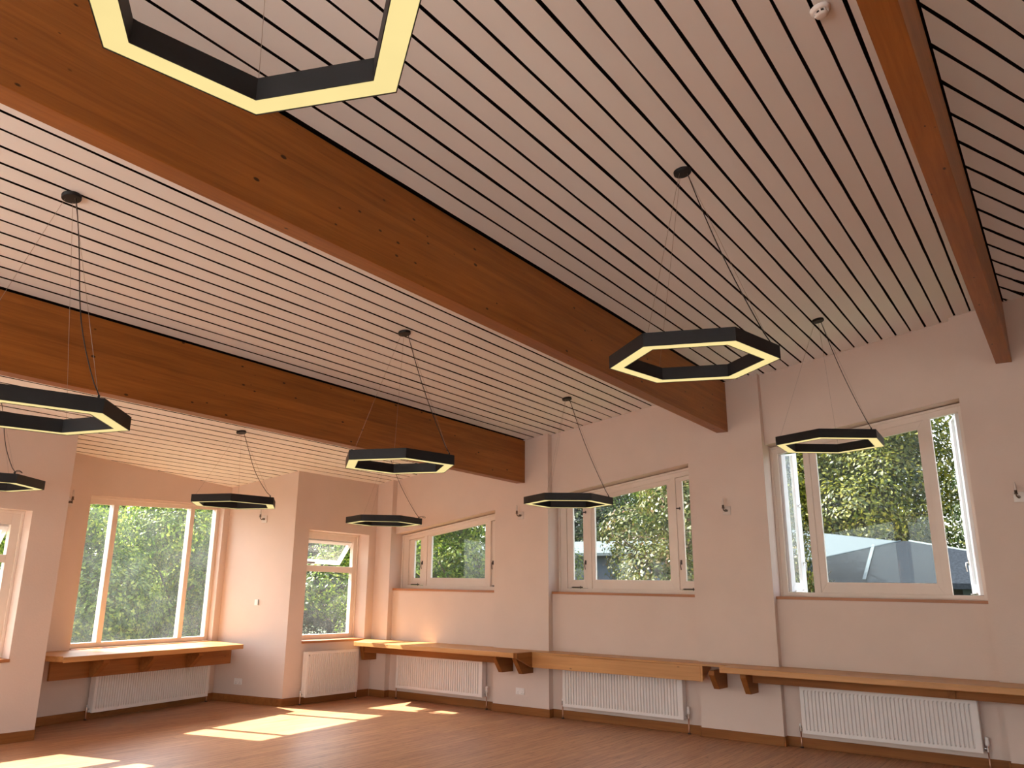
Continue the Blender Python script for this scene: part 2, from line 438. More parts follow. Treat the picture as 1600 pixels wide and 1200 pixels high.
# ceiling: dark deck with painted boards and open joints
BEAMS = [(6.565, 6.715, 3.215, cz(6.715)+0.015), (3.465, 3.615, 3.70, cz(3.615)+0.016), (0.30, 0.45, 4.18, cz(0.45)+0.016)]
c = MB()
PITCH = 0.1545
def board(mb, p0, p1, q0, q1, n, k=1.0):
    """one board between the lines p (p0->p1) and q (q0->q1) in plan, joint edges slightly uneven"""
    vs = []
    rp = random.uniform(0.0085, 0.0118); rq = random.uniform(0.0085, 0.0118)
    jp = jq = 0
    for i in range(n+1):
        t = i/n
        a = Vector(p0).lerp(Vector(p1), t); b = Vector(q0).lerp(Vector(q1), t)
        d = (b-a); L = d.length
        if L < 1e-4: d = Vector((0,-1)); L = 1
        d = d/L
        jp = 0.6*jp + random.uniform(-0.0019, 0.0019); jq = 0.6*jq + random.uniform(-0.0019, 0.0019)
        a = a + d*min(L*0.4, k*(rp+jp)); b = b - d*min(L*0.4, k*(rq+jq))
        for q, dz in ((a, 0), (b, 0), (b, 0.016), (a, 0.016)):
            vs.append((q.x, q.y, cz(q.y)+dz))
    fs = []
    for i in range(n):
        k = 4*i
        for e in (1, 2, 3):
            fs.append((k+e, k+(e+1) % 4, k+4+(e+1) % 4, k+4+e))
    fs.append((0,3,2,1)); fs.append((4*n, 4*n+1, 4*n+2, 4*n+3))
    n0 = len(mb.v)
    mb.add(vs, [(4*i, 4*i+1, 4*i+5, 4*i+4) for i in range(n)], 0)
    mb.f += [tuple(n0+q for q in f) for f in fs]; mb.m += [1]*len(fs); mb.sm += [False]*len(fs)
def bay_boards(ya, yb, x0, x1):
    k = max(1, round((yb-ya)/PITCH)); st = (yb-ya)/k
    for i in range(k):
        y0, y1 = ya+i*st, ya+(i+1)*st
        board(c, (x0, y0), (x1, y0), (x0, y1), (x1, y1), int((x1-x0)/0.22))
bay_boards(6.72, YN+0.02, X0, XR)
for i in range(8):
    y0, y1 = YN+0.02+i*PITCH, YN+0.02+(i+1)*PITCH
    board(c, (max(LPX-0.35, 5.36+(y1-10.364)/0.187), y0), (CX2, y0), (max(LPX-0.35, 5.36+(y1-10.364)/0.187), y1), (CX2-0.2*max(0, y1-9.6), y1), 14)
bay_boards(3.62, 6.55, X0, XR)
bay_boards(0.455, 3.45, X0, XR)
ang = math.radians(20.5); dx = PITCH/math.sin(ang); dd = Vector((math.cos(ang), -math.sin(ang)))
xk = -2.44
while xk < XR:
    a = Vector((xk, 0.285)); b = Vector((xk+dx, 0.285))
    def end(p): return p + dd*min((XR-p.x)/dd.x, (p.y+1.45)/(-dd.y))
    board(c, a, end(a), b, end(b), 30, 1/math.sin(ang))
    xk += dx
def deck(y0, y1, x0, x1):
    c.prism([(y0, cz(y0)+0.018), (y1, cz(y1)+0.018), (y1, cz(y1)+0.20), (y0, cz(y0)+0.20)], 'x', x0, x1, 1)
RLX = [(-3.4, -1.2)]; RY0, RY1 = -4.2, -1.6  # roof light added behind the viewer to brighten the interior
deck(Y0-0.35, RY0, X0-0.35, XO); deck(RY1, 6.65, X0-0.35, XO); xs = X0-0.35
for a_, b_ in RLX: deck(RY0, RY1, xs, a_); xs = b_
deck(RY0, RY1, xs, XO); deck(6.65, YN+0.38, X0-0.35, XO); 
pl = [(LPX-0.45, YN+0.38), (CX2+0.1, YN+0.38), bay(3.3, 0.19)[:2], bay(-0.75, 0.19)[:2]]
c.add([(q[0], q[1], cz(q[1])+0.018) for q in pl]+[(q[0], q[1], cz(q[1])+0.2) for q in pl], [(3,2,1,0),(4,5,6,7),(0,1,5,4),(1,2,6,5),(2,3,7,6),(3,0,4,7)], 1)
struct(c.build('ceiling', [BOARD, GROOVE]), 'sloping ceiling of white boards with dark open joints')

k_r = 40
for a_, b_ in RLX:  # glazing of the added roof light, out of view
    e = struct(empty('window_%d' % k_r, ((a_+b_)/2, (RY0+RY1)/2, cz((RY0+RY1)/2)))); k_r += 1
    p = MB(Matrix.Translation(-Vector(e.location)))
    p.prism([(RY0, cz(RY0)+0.15), (RY1, cz(RY1)+0.15), (RY1, cz(RY1)+0.155), (RY0, cz(RY0)+0.155)], 'x', a_, b_)
    p.build('pane', GLASS, e)

# beams
for (a, b, z0, z1), lab in zip(BEAMS, [
        'orange-brown timber beam furthest from the viewer, ending above the first wall light',
        'long orange-brown timber beam across the middle of the ceiling, ending on the middle pier',
        'orange-brown timber beam in the upper right, seen mostly from below']):
    g = MB().box(X0+0.001, XP-0.001, a, b, z0, z1)
    tag(g.build('timber_beam', BEAM, bevel=0.004), lab, 'beam', 'glued timber ceiling beams')

# skirting boards
SK = 0.105
def skirt(name, segs, mat):
    m = MB()
    for s in segs: m.box(*s)
    return struct(m.build(name, mat, bevel=0.004), 'brown wooden skirting board')
segs = []
for a, b in PIERS: segs.append((XP-0.02, XP-0.0005, b-0.0, a-0.0 if a < 9 else a-0.02, 0.001, SK))
for a, b in RECS: segs.append((XR-0.02, XR-0.0005, b+0.001, a-0.001, 0.001, SK))
for a, b in PIERS[1:]:
    segs.append((XP-0.02, XR-0.021, a+0.0005, a+0.02, 0.001, SK))
for a, b in PIERS[:3]:
    segs.append((XP-0.02, XR-0.021, b-0.02, b-0.0005, 0.001, SK))
skirt('baseboard_right', segs, SKIRT_Y)
skirt('baseboard_back', [(CX2, XP-0.021, YN-0.02, YN-0.0005, 0.001, SK)], SKIRT_X)
skirt('baseboard_left', [(X0+0.001, LPX+0.001, YL-0.02, YL-0.0005, 0.001, SK)], SKIRT_X)
m = MB(MBAY).box(-0.4, 3.07, -0.02, -0.0005, 0.001, SK)
struct(m.build('baseboard_bay', SKIRT_X, bevel=0.004), 'brown wooden skirting board')
fd = (Vector((CX2, YN, 0)) - Vector(E2)); fl_ = fd.length; fd.normalize()
MCF = Matrix.Translation(Vector(E2)) @ Matrix.Rotation(math.atan2(fd.y, fd.x), 4, 'Z')   # x along the column face, -y into the room
m = MB(MCF).box(0.0, fl_+0.016, -0.02, -0.0005, 0.001, SK)
struct(m.build('baseboard_column', SKIRT_X, bevel=0.004), 'brown wooden skirting board')

# ------------------------------------------------------------------ windows
def rect(a0, a1, b0, b1): return [(a0, b0), (a1, b0), (a1, b1), (a0, b1)]
def slope_rect(y0, y1, zb, zc):
    return [(y0, zb), (y1, zb), (y1, zc-0.1605*y1), (y0, zc-0.1605*y0)]
def handle(parent, M, L=0.1, mat=IRON):
    h = MB(M)
    h.box(-0.012, 0.012, -0.006, 0.0, -0.03, 0.03).cyl((0,-0.004,0), (0,-0.03,0), 0.007, n=10)
    h.tube([(0,-0.03,0.0), (0.0,-0.034,-L*0.5), (0.004,-0.03,-L)], 0.006)
    return h.build('handle', mat, parent)
def stay(parent, M, L=0.16, mat=IRON):
    h = MB(M)
    h.box(-L/2, L/2, -0.012, -0.004, -0.008, 0.008).cyl((-L/2,-0.008,0), (-L/2,-0.03,0), 0.006, n=8).cyl((L*0.3,-0.008,-0.02), (L*0.3,-0.008,0.02), 0.006, n=8)
    return h.build('stay', mat, parent)
XA, XB = 10.80, 10.88
def facing_x(x, y, z):   # local x -> -world y, local -y -> towards the room (-x)
    return Matrix.Translation((x, y, z)) @ Matrix.Rotation(-PI/2, 4, 'Z')

def wide_window(n, yL, yR, jl, c1, m1, cg, m2, c2, jr, g1, g2, zc_mid, open1, open2, label):
    e = struct(empty('window_%d' % n, (XA, (yL+yR)/2, 1.66)), label)
    inv = Matrix.Translation(-Vector(e.location))
    def mb(M=None): return MB(inv @ M if M is not None else inv)
    zb = 1.66; HT = 3.985
    f = mb()
    yz(f, yL-0.001, jl, zb, lambda y: HT-0.1605*y, XA, XB)
    yz(f, jr, yR+0.001, zb, lambda y: HT-0.1605*y, XA, XB)
    yz(f, jl, jr, zb, 1.712, XA, XB)
    yz(f, jl, jr, lambda y: HT-0.095-0.1605*y, lambda y: HT-0.1605*y, XA, XB)
    for a, b in (m1, m2): yz(f, a, b, 1.712, lambda y: HT-0.095-0.1605*y, XA, XB)
    # small inner bead beside the wall
    yz(f, yL-0.001, yL-0.03, zb, lambda y: HT-0.1605*y, XA-0.02, XA); 
    yz(f, yL-0.031, yR+0.001, lambda y: HT-0.03-0.1605*y, lambda y: HT-0.1605*y, XA-0.02, XA)
    f.build('frame', FRAME, e, bevel=0.003)
    s = mb(); yz(s, yL-0.0015, yR+0.0015, 1.6265, 1.659, XR-0.022, XA+0.01)
    s.build('sill', SILLW_Y, e, bevel=0.004)
    # fixed centre light
    o = slope_rect(m1[1], m2[0], 1.712, HT-0.095); i = slope_rect(cg[0], cg[1], 1.835, zc_mid)
    mb().ring(o, i, 'x', XA+0.012, XA+0.06).build('sash', FRAME, e, bevel=0.003)
    mb().prism(slope_rect(cg[0]+0.006, cg[1]-0.006, 1.829, zc_mid+0.006), 'x', XA+0.033, XA+0.037).build('pane', GLASS, e)
    # side casements, hinged at the outer jambs and opening outwards
    for (a, b), (ga, gb), op, hinge in ((c1, g1, open1, c1[0]), (c2, g2, open2, c2[1])):
        sgn = 1 if hinge == c1[0] else -1
        M = Matrix.Translation((XA+0.05, hinge, 0)) @ Matrix.Rotation(math.radians(op)*sgn, 4, 'Z') @ Matrix.Translation((-(XA+0.05), -hinge, 0))
        o = slope_rect(a-0.003, b+0.003, 1.716, HT-0.1); i = slope_rect(ga, gb, 1.828, 3.86 if n != 2 else 3.83)
        sh = mb(M).ring(o, i, 'x', XA+0.012, XA+0.058).build('casement', SASHW if op > 20 else FRAME, e, bevel=0.003)
        pn = mb(M).prism(slope_rect(ga+0.006, gb-0.006, 1.822, (3.86 if n != 2 else 3.83)+0.006), 'x', XA+0.033, XA+0.037).build('pane', GLASS, sh)
        free = b+0.035 if sgn > 0 else a-0.035
        M2 = M @ facing_x(XA+0.012, free, 2.07)
        handle(sh, inv @ M2, 0.1, IRON if op < 20 else CHROME)
        if n != 1: stay(sh, inv @ M @ facing_x(XA+0.012, free, 2.78), 0.05, IRON if op < 20 else CHROME)
        if op < 20: stay(sh, inv @ M @ facing_x(XA+0.012, (a+b)/2, 1.725), 0.16)
        else: stay(sh, inv @ M @ facing_x(XA+0.012, (a+b)/2, 1.725), 0.2, CHROME)
    return e
wide_window(1, 9.17, 7.10, 9.03, (9.03, 8.71), (8.71, 8.645), (8.565, 7.496), (7.45, 7.39), (7.39, 7.145), 7.145,
            (8.92, 8.79), (7.325, 7.21), 3.87, 0, 6, 'farthest sloping-head window of the long wall')
wide_window(2, 6.17, 4.025, 6.04, (6.04, 5.705), (5.705, 5.64), (5.585, 4.47), (4.41, 4.345), (4.345, 4.07), 4.07,
            (5.94, 5.775), (4.255, 4.125), 3.83, 0, 0, 'middle sloping-head window of the long wall')
wide_window(3, 3.045, 0.845, 2.955, (2.955, 2.645), (2.645, 2.57), (2.49, 1.337), (1.275, 1.194), (1.194, 0.90), 0.90,
            (2.87, 2.73), (1.10, 0.975), 3.80, 68, 70, 'nearest sloping-head window with both side casements open')

def tall_window(n, x0, x1, yf, zs, zt, z_up0, z_up1, z_lo0, z_lo1, jr, label, sill_front):
    """window in a y = const wall: fixed lower light, top-hung vent pushed open above"""
    e = struct(empty('window_%d' % n, ((x0+x1)/2, yf, zs)), label)
    inv = Matrix.Translation(-Vector(e.location))
    f = MB(inv)
    xr = x1-jr
    f.box(x0+0.001, x0+0.085, yf, yf+0.07, zs, zt-0.001); f.box(xr, x1-0.001, yf, yf+0.07, zs, zt-0.001)
    f.box(x0+0.085, xr, yf, yf+0.07, zs, z_lo0); f.box(x0+0.085, xr, yf, yf+0.07, z_up1, zt-0.001)
    f.box(x0+0.085, xr, yf, yf+0.07, z_lo1, z_up0)
    f.box(x1-0.03, x1-0.001, yf-0.02, yf, zs, zt-0.001); f.box(x0+0.001, x1-0.03, yf-0.02, yf, zt-0.03, zt-0.001)
    f.build('frame', FRAME, e, bevel=0.003)
    MB(inv).box(x0+0.08, xr+0.005, yf+0.03, yf+0.034, z_lo0-0.006, z_lo1+0.006).build('pane', GLASSD, e)
    a = math.radians(37); zh = z_up1-0.012
    M = Matrix.Translation((0, yf+0.04, zh)) @ Matrix.Rotation(a, 4, 'X') @ Matrix.Translation((0, -(yf+0.04), -zh))
    H = (z_up1-z_up0)*1.08
    v = MB(inv @ M).ring(rect(x0+0.09, xr-0.004, zh-H, zh), rect(x0+0.145, xr-0.06, zh-H+0.055, zh-0.055), 'y', yf+0.02, yf+0.065).build('vent', SASHW, e, bevel=0.003)
    MB(inv @ M).box(x0+0.14, xr-0.055, yf+0.04, yf+0.044, zh-H+0.05, zh-0.05).build('pane', GLASS, v)
    MB(inv @ M).box((x0+xr)/2-0.2, (x0+xr)/2+0.02, yf, yf+0.02, zh-H+0.02, zh-H+0.04).build('handle', IRON, v)
    MB(inv).box(x0+0.001, x1-0.001, sill_front, yf+0.02, zs-0.035, zs-0.001).build('sill', SILLW_X, e, bevel=0.004)
    return e
tall_window(4, NW0, NW1, 9.745, 0.876, NZ1, 1.978, 2.387, 0.945, 1.886, 0.106, 'narrow window beside the bay with its top vent open', YN-0.03)
tall_window(5, LW0, LW1, 9.58, 0.846, LZ1, 1.922, 2.25, 0.90, 1.84, 0.125, 'window left of the bay with its top vent open', YL-0.03)

e = struct(empty('window_6', bay(1.7, 0.09, 0.845), BANG), 'wide three-light window of the bay')
inv = (Matrix.Translation(Vector(bay(1.7, 0.09, 0.845))) @ Matrix.Rotation(BANG, 4, 'Z')).inverted() @ MBAY
f = MB(inv); ta, tb = 0.09, 0.17
sz(f, BW0+0.001, 0.52, 0.846, lambda s: bh(s)-0.001, ta, tb); sz(f, 2.885, BW1-0.001, 0.846, lambda s: bh(s)-0.001, ta, tb)
sz(f, 0.52, 2.885, 0.846, 0.905, ta, tb); sz(f, 0.52, 2.885, lambda s: bh(s)-0.118+0.018*s, lambda s: bh(s)-0.001, ta, tb)
sz(f, 0.905, 0.990, 0.905, lambda s: bh(s)-0.117+0.018*s, ta, tb); sz(f, 2.337, 2.420, 0.905, lambda s: bh(s)-0.117+0.018*s, ta, tb)
sz(f, BW0+0.001, BW1-0.001, lambda s: bh(s)-0.035, lambda s: bh(s)-0.001, ta-0.03, ta)
f.build('frame', FRAME, e, bevel=0.003)
for a, b in ((0.515, 0.91), (0.985, 2.342), (2.415, 2.89)):
    p = MB(inv); sz(p, a, b, 0.90, lambda s: bh(s)-0.11+0.018*s, 0.125, 0.129); p.build('pane', GLASSD, e)
MB(inv).box(BW0+0.001, BW1-0.001, -0.03, 0.10, 0.801, 0.845).build('sill', SILLW_X, e, bevel=0.004)

# simple glazed frames for the unseen openings added for daylight
k = 7
for a, b in HID:
    e = struct(empty('window_%d' % k, ((a+b)/2, YL+0.2, 0.6))); k += 1
    inv = Matrix.Translation(-Vector(e.location))
    MB(inv).ring(rect(a+0.001, b-0.001, 0.601, 2.599), rect(a+0.07, b-0.07, 0.67, 2.53), 'y', YL+0.17, YL+0.24).build('frame', FRAME, e)
    MB(inv).box(a+0.065, b-0.065, YL+0.2, YL+0.204, 0.665, 2.535).build('pane', GLASS, e)
for a, b in ops:
    e = struct(empty('window_%d' % k, (X0-0.2, (a+b)/2, 0.5))); k += 1
    inv = Matrix.Translation(-Vector(e.location))
    za, zb_ = cz(a)-0.44, cz(b)-0.44
    MB(inv).ring([(a+0.001,0.151),(b-0.001,0.151),(b-0.001,zb_),(a+0.001,za)], [(a+0.08,0.23),(b-0.08,0.23),(b-0.08,zb_-0.08),(a+0.08,za-0.08)], 'x', X0-0.23, X0-0.16).build('frame', FRAME, e)
    MB(inv).prism([(a+0.075,0.225),(b-0.075,0.225),(b-0.075,zb_-0.075),(a+0.075,za-0.075)], 'x', X0-0.2, X0-0.196).build('pane', GLASS, e)

for a, b in fops:
    e = struct(empty('window_%d' % k, ((a+b)/2, Y0-0.2, 0.5))); k += 1
    inv = Matrix.Translation(-Vector(e.location))
    MB(inv).ring(rect(a+0.001, b-0.001, 0.501, 2.999), rect(a+0.08, b-0.08, 0.58, 2.92), 'y', Y0-0.23, Y0-0.16).build('frame', FRAME, e)
    MB(inv).box(a+0.075, b-0.075, Y0-0.2, Y0-0.196, 0.575, 2.925).build('pane', GLASS, e)

# ------------------------------------------------------------------ shelves
ZS0, ZS1 = 0.798, 0.860
def bracket(parent, M, depth=0.44, w=0.068, h=0.24):
    # x out from the wall, z down from the shelf underside
    p = [(0.002, 0), (depth, 0), (depth, -0.05), (0.28, -h), (0.002, -h)]
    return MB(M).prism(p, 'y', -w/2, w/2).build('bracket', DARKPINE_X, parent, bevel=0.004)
def from_wall(y): return Matrix.Translation((XP, y, ZS0-0.001)) @ Matrix.Rotation(PI, 4, 'Z')

# left shelf of the long wall
e = tag(empty('wall_shelf', (10.2, 7.8, ZS0)), 'thick pine wall shelf below the farthest long-wall window, partly sunlit', 'shelf', 'pine shelves along the walls')
inv = Matrix.Translation(-Vector(e.location))
g = 0.0015
poly = [(9.74, 9.17), (10.30, YN-0.035), (XP-g, YN-0.035), (XP-g, 9.17-g), (XR-g, 9.17-g), (XR-g, 7.10+g), (XP-g, 7.10+g), (XP-g, 6.275), (9.74, 6.275)]
MB(inv).prism(poly, 'z', ZS0, ZS1).build('top_board', PINE_Y, e, bevel=0.005)
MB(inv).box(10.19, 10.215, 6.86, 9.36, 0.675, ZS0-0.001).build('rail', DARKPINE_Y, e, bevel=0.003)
for y, dp in ((6.79, 0.44), (6.455, 0.44), (9.40, 0.33)): bracket(e, inv @ from_wall(y), dp)
# boxed middle section
e = tag(empty('shelf_boxing', (10.3, 5.0, 0.76)), 'boxed pine section with deep front board between the two shelves', 'boxing')
inv = Matrix.Translation(-Vector(e.location))
poly = [(10.15, 6.2725), (XP-g, 6.2725), (XP-g, 6.17-g), (XR-g, 6.17-g), (XR-g, 4.025+g), (XP-g, 4.025+g), (XP-g, 3.545), (10.20, 3.545), (10.15, 3.86)]
MB(inv).prism(poly, 'z', 0.835, ZS1).build('top_board', PINE_Y, e, bevel=0.003)
MB(inv).box(10.15, 10.178, 3.875, 6.235, 0.66, 0.834).build('front_board', PINE_Y, e, bevel=0.004)
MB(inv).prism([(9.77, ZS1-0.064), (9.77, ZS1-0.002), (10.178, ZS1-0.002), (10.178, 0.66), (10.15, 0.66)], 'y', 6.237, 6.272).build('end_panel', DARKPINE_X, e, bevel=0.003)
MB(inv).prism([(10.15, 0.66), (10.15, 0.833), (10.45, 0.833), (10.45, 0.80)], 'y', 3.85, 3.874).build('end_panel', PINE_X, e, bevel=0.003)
# right shelf
e = tag(empty('wall_shelf', (10.2, 1.5, ZS0)), 'thick pine wall shelf below the nearest window with open casements', 'shelf', 'pine shelves along the walls')
inv = Matrix.Translation(-Vector(e.location))
poly = [(9.86, 3.54), (XP-g, 3.54), (XP-g, 3.045-g), (XR-g, 3.045-g), (XR-g, 0.845+g), (XP-g, 0.845+g), (XP-g, -0.12), (XR-g, -0.12), (XR-g, -2.5), (9.86, -2.5)]
MB(inv).prism(poly, 'z', ZS0, ZS1).build('top_board', PINE_Y, e, bevel=0.006)
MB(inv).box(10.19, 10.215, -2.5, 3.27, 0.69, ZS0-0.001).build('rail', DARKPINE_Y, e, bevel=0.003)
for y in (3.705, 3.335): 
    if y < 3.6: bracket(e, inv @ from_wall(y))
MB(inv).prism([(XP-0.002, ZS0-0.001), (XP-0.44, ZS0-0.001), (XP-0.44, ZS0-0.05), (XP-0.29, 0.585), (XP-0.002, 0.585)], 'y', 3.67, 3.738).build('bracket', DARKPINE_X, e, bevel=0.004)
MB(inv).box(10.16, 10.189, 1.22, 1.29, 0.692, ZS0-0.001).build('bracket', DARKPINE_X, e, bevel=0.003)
# bay shelf
e = tag(empty('wall_shelf', bay(1.3, -0.4, ZS0), BANG), 'thick pine wall shelf below the wide bay window, its top sunlit', 'shelf', 'pine shelves along the walls')
inv = e.matrix_basis.inverted() @ MBAY
MB(inv).prism([(-0.30, -0.80), (2.73, -0.80), (3.05, -0.002), (-0.38, -0.002), (-0.24, -0.72)], 'z', 0.775, 0.836).build('top_board', PINE_X, e, bevel=0.005)
MB(inv).box(-0.19, 2.86, -0.48, -0.45, 0.555, 0.774).build('rail', DARKPINE_X, e, bevel=0.003)
for s in (0.40, 1.18, 2.0):
    MB(inv).prism([(-0.481, 0.774), (-0.70, 0.774), (-0.70, 0.73), (-0.54, 0.565), (-0.481, 0.565)], 'x', s-0.045, s+0.045).build('bracket', DARKPINE_X, e, bevel=0.004)

# ------------------------------------------------------------------ radiators
def radiator(label, M, W, H, z0, D=0.10, trv_right=True, plug=False, group='white panel radiators'):
    """local: x along the wall to the right, -y into the room, wall at y = 0"""
    loc = M.translation
    e = tag(empty('radiator', (loc.x, loc.y, 0.0)), label, 'radiator', group)
    e.matrix_basis = M
    yf = -0.03-D
    body = MB()
    # ribbed front panel
    edge = 0.045; pitch = 0.040
    k = int((W-2*edge)/pitch); st = (W-2*edge)/k
    prof = [(0.0, 0.012), (0.004, 0.0), (edge, 0.0)]
    for i in range(k):
        x = edge+i*st
        prof += [(x+st*0.12, 0.022), (x+st*0.34, 0.022), (x+st*0.46, 0.0), (x+st*0.98, 0.0)]
    prof += [(W-edge, 0.0), (W-0.004, 0.0), (W, 0.012)]
    vs, fs = [], []
    rows = [(z0, False), (z0+0.035, False), (z0+0.05, True), (z0+H-0.05, True), (z0+H-0.035, False), (z0+H, False)]
    for z, rib in rows:
        for x, d in prof:
            vs.append((x, yf + (d if (rib or x < 0.003 or x > W-0.003) else 0.0), z))
    n = len(prof)
    for r in range(len(rows)-1):
        for i in range(n-1): fs.append((r*n+i, r*n+i+1, (r+1)*n+i+1, (r+1)*n+i))
    body.add(vs, fs)
    body.box(0.0, W, yf+0.023, yf+0.025, z0, z0+H)
    body.build('front_panel', RADW, e)
    MB().box(0.0, 0.012, yf+0.013, -0.03, z0+0.01, z0+H-0.004).build('side_panel', RADW, e, bevel=0.002)
    MB().box(W-0.012, W, yf+0.013, -0.03, z0+0.01, z0+H-0.004).build('side_panel', RADW, e, bevel=0.002)
    MB().box(0.013, W-0.013, -0.045, -0.03, z0, z0+H-0.01).build('back_panel', RADW, e)
    tg = MB()
    for i in range(int(W/0.03)): tg.box(0.02+i*0.03, 0.035+i*0.03, yf+0.016, -0.047, z0+H-0.012, z0+H-0.006)
    tg.build('top_grille', RADW, e)
    for q in (0.2, 0.8): MB().box(W*q, W*q+0.03, -0.03, -0.002, z0+0.06, z0+H-0.06).build('wall_bracket', RADW, e)
    ym = -0.06
    for side in (0, 1):
        x = W+0.035 if side else -0.035
        trv = (side == 1) == trv_right
        v = MB()
        v.cyl((x - (0.04 if side else -0.04), ym, z0+0.04), (x, ym, z0+0.04), 0.011, n=12)
        v.cyl((x, ym, z0+0.01), (x, ym, z0+0.065), 0.014, n=12)
        va = v.build('valve', CHROME, e)
        if trv:
            h = MB().lathe([(0.014, 0), (0.021, 0.01), (0.022, 0.035), (0.018, 0.055), (0.020, 0.075), (0.012, 0.085)], 16, Matrix.Translation((x, ym, z0+0.066)))
            h.build('thermostat_head', PLAST, va)
        else:
            MB().lathe([(0.011, 0), (0.012, 0.02), (0.008, 0.026)], 12, Matrix.Translation((x, ym, z0+0.066))).build('cap', PLAST, va)
        MB().tube([(x, ym, z0+0.012), (x, ym, 0.05), (x, ym, 0.001)], 0.0075, 10).build('pipe', COPPER, e)
        MB().lathe([(0.02, 0), (0.018, 0.012), (0.010, 0.014)], 14, Matrix.Translation((x, ym, 0.0012))).build('pipe_collar', IRON, e)
    if plug:
        MB().cyl((0.035, yf-0.004, z0+H-0.05), (0.035, yf+0.0, z0+H-0.05), 0.012, n=12).build('air_vent', CHROME, e)
    return e
def right_wall(y): return Matrix.Translation((XR, y, 0)) @ Matrix.Rotation(-PI/2, 4, 'Z')
radiator('white ribbed radiator below the farthest long-wall window, beside the narrow radiator', right_wall(8.93), 1.65, 0.50, 0.165)
radiator('white ribbed radiator below the boxed pine section under the middle window', right_wall(5.95), 1.71, 0.50, 0.165)
radiator('white ribbed radiator below the nearest window, largest in view', right_wall(2.835), 1.765, 0.50, 0.165)
radiator('short tall white radiator below the narrow window by the bay', Matrix.Translation((8.995, YN, 0)), 1.10, 0.63, 0.10, D=0.09, trv_right=True, plug=True)
radiator('white ribbed radiator below the bay shelf, left of the column', MBAY @ Matrix.Translation((0.80, 0, 0)), 2.06, 0.50, 0.085, D=0.085, trv_right=True, plug=True)

# ------------------------------------------------------------------ pendant lights
RO, RI, HH = 0.56, 0.455, 0.09
def hexpts(r, rot): return [(r*math.cos(rot+k*PI/3), r*math.sin(rot+k*PI/3)) for k in range(6)]
def pendant(label, x, y, z, rot, kc, sway=0.0, loop=False):
    """z: underside of the ring; kc: corner (angle index, clockwise from rot) that takes the cord"""
    zc = cz(y)
    e = tag(empty('pendant_light', (x, y, zc)), label, 'pendant light', 'black hexagonal pendant lights')
    b = z - zc
    # ceiling rose, following the slope
    nrm = Vector((0, 0.1605 if y < 6.65 else 0.1715, 1)).normalized()
    Mr = nrm.to_track_quat('Z', 'Y').to_matrix().to_4x4()
    MB().lathe([(0.058, -0.026), (0.062, -0.022), (0.062, -0.0015)], 28, Mr).build('ceiling_rose', BLACK, e, bevel=0.0)
    r = MB()
    o, i = hexpts(RO, rot), hexpts(RI, rot)
    o2, i2 = hexpts(RO-0.004, rot), hexpts(RI+0.004, rot)
    for a in range(6):
        c_ = (a+1) % 6
        r.prism([o[a], o[c_], o2[c_], o2[a]], 'z', b, b+HH)
        r.prism([i[a], i[c_], i2[c_], i2[a]], 'z', b, b+HH)
        r.prism([o2[a], o2[c_], i2[c_], i2[a]], 'z', b+HH-0.006, b+HH)
    r.build('ring_frame', BLACK, e)
    d = MB()
    o3, i3 = hexpts(RO-0.0045, rot), hexpts(RI+0.0045, rot)
    for a in range(6):
        c_ = (a+1) % 6
        d.prism([o3[a], o3[c_], i3[c_], i3[a]], 'z', b+0.003, b+0.010)
    d.build('diffuser', LED, e)
    rm = (RO+RI)/2
    top = b+HH+0.002
    for j in range(3):
        a = rot - kc*PI/3 + j*2*PI/3
        p = Vector((rm*math.cos(a), rm*math.sin(a), top))
        q = Vector((0.035*math.cos(a), 0.035*math.sin(a), -0.03 - 0.035*math.sin(a)*0.16))
        MB().tube([q, p], 0.0011, 6).build('suspension_wire', WIRE, e)
        if j == 0:
            gl = MB().cyl(p, p+Vector((0,0,0.022)), 0.007, n=10).build('cord_grip', BLACK, e)
            pts = []
            sd = Vector((-math.sin(a), math.cos(a), 0))
            n = 14
            for k_ in range(n+1):
                t = k_/n
                P = q.lerp(p, t) + Vector((0.008, 0.0, 0))*(1-t)
                P += sd*sway*math.sin(2*PI*t)*0.7 + Vector((math.cos(a), math.sin(a), 0))*(-0.03*math.sin(PI*t) - sway*math.sin(PI*t))
                pts.append(P)
            pts[-1] = p + Vector((0,0,0.02))
            MB().tube(pts, 0.0036, 8).build('power_cord', CORD, e)
            if loop:
                lp = [p + Vector((0.03*math.cos(t), 0.06*math.sin(t)-0.06, 0.015+0.01*math.sin(t*2))) for t in [2*PI*k_/16 for k_ in range(17)]]
                MB().tube(lp, 0.003, 6).build('cord_loop', CORD, e)
    return e
R = math.radians
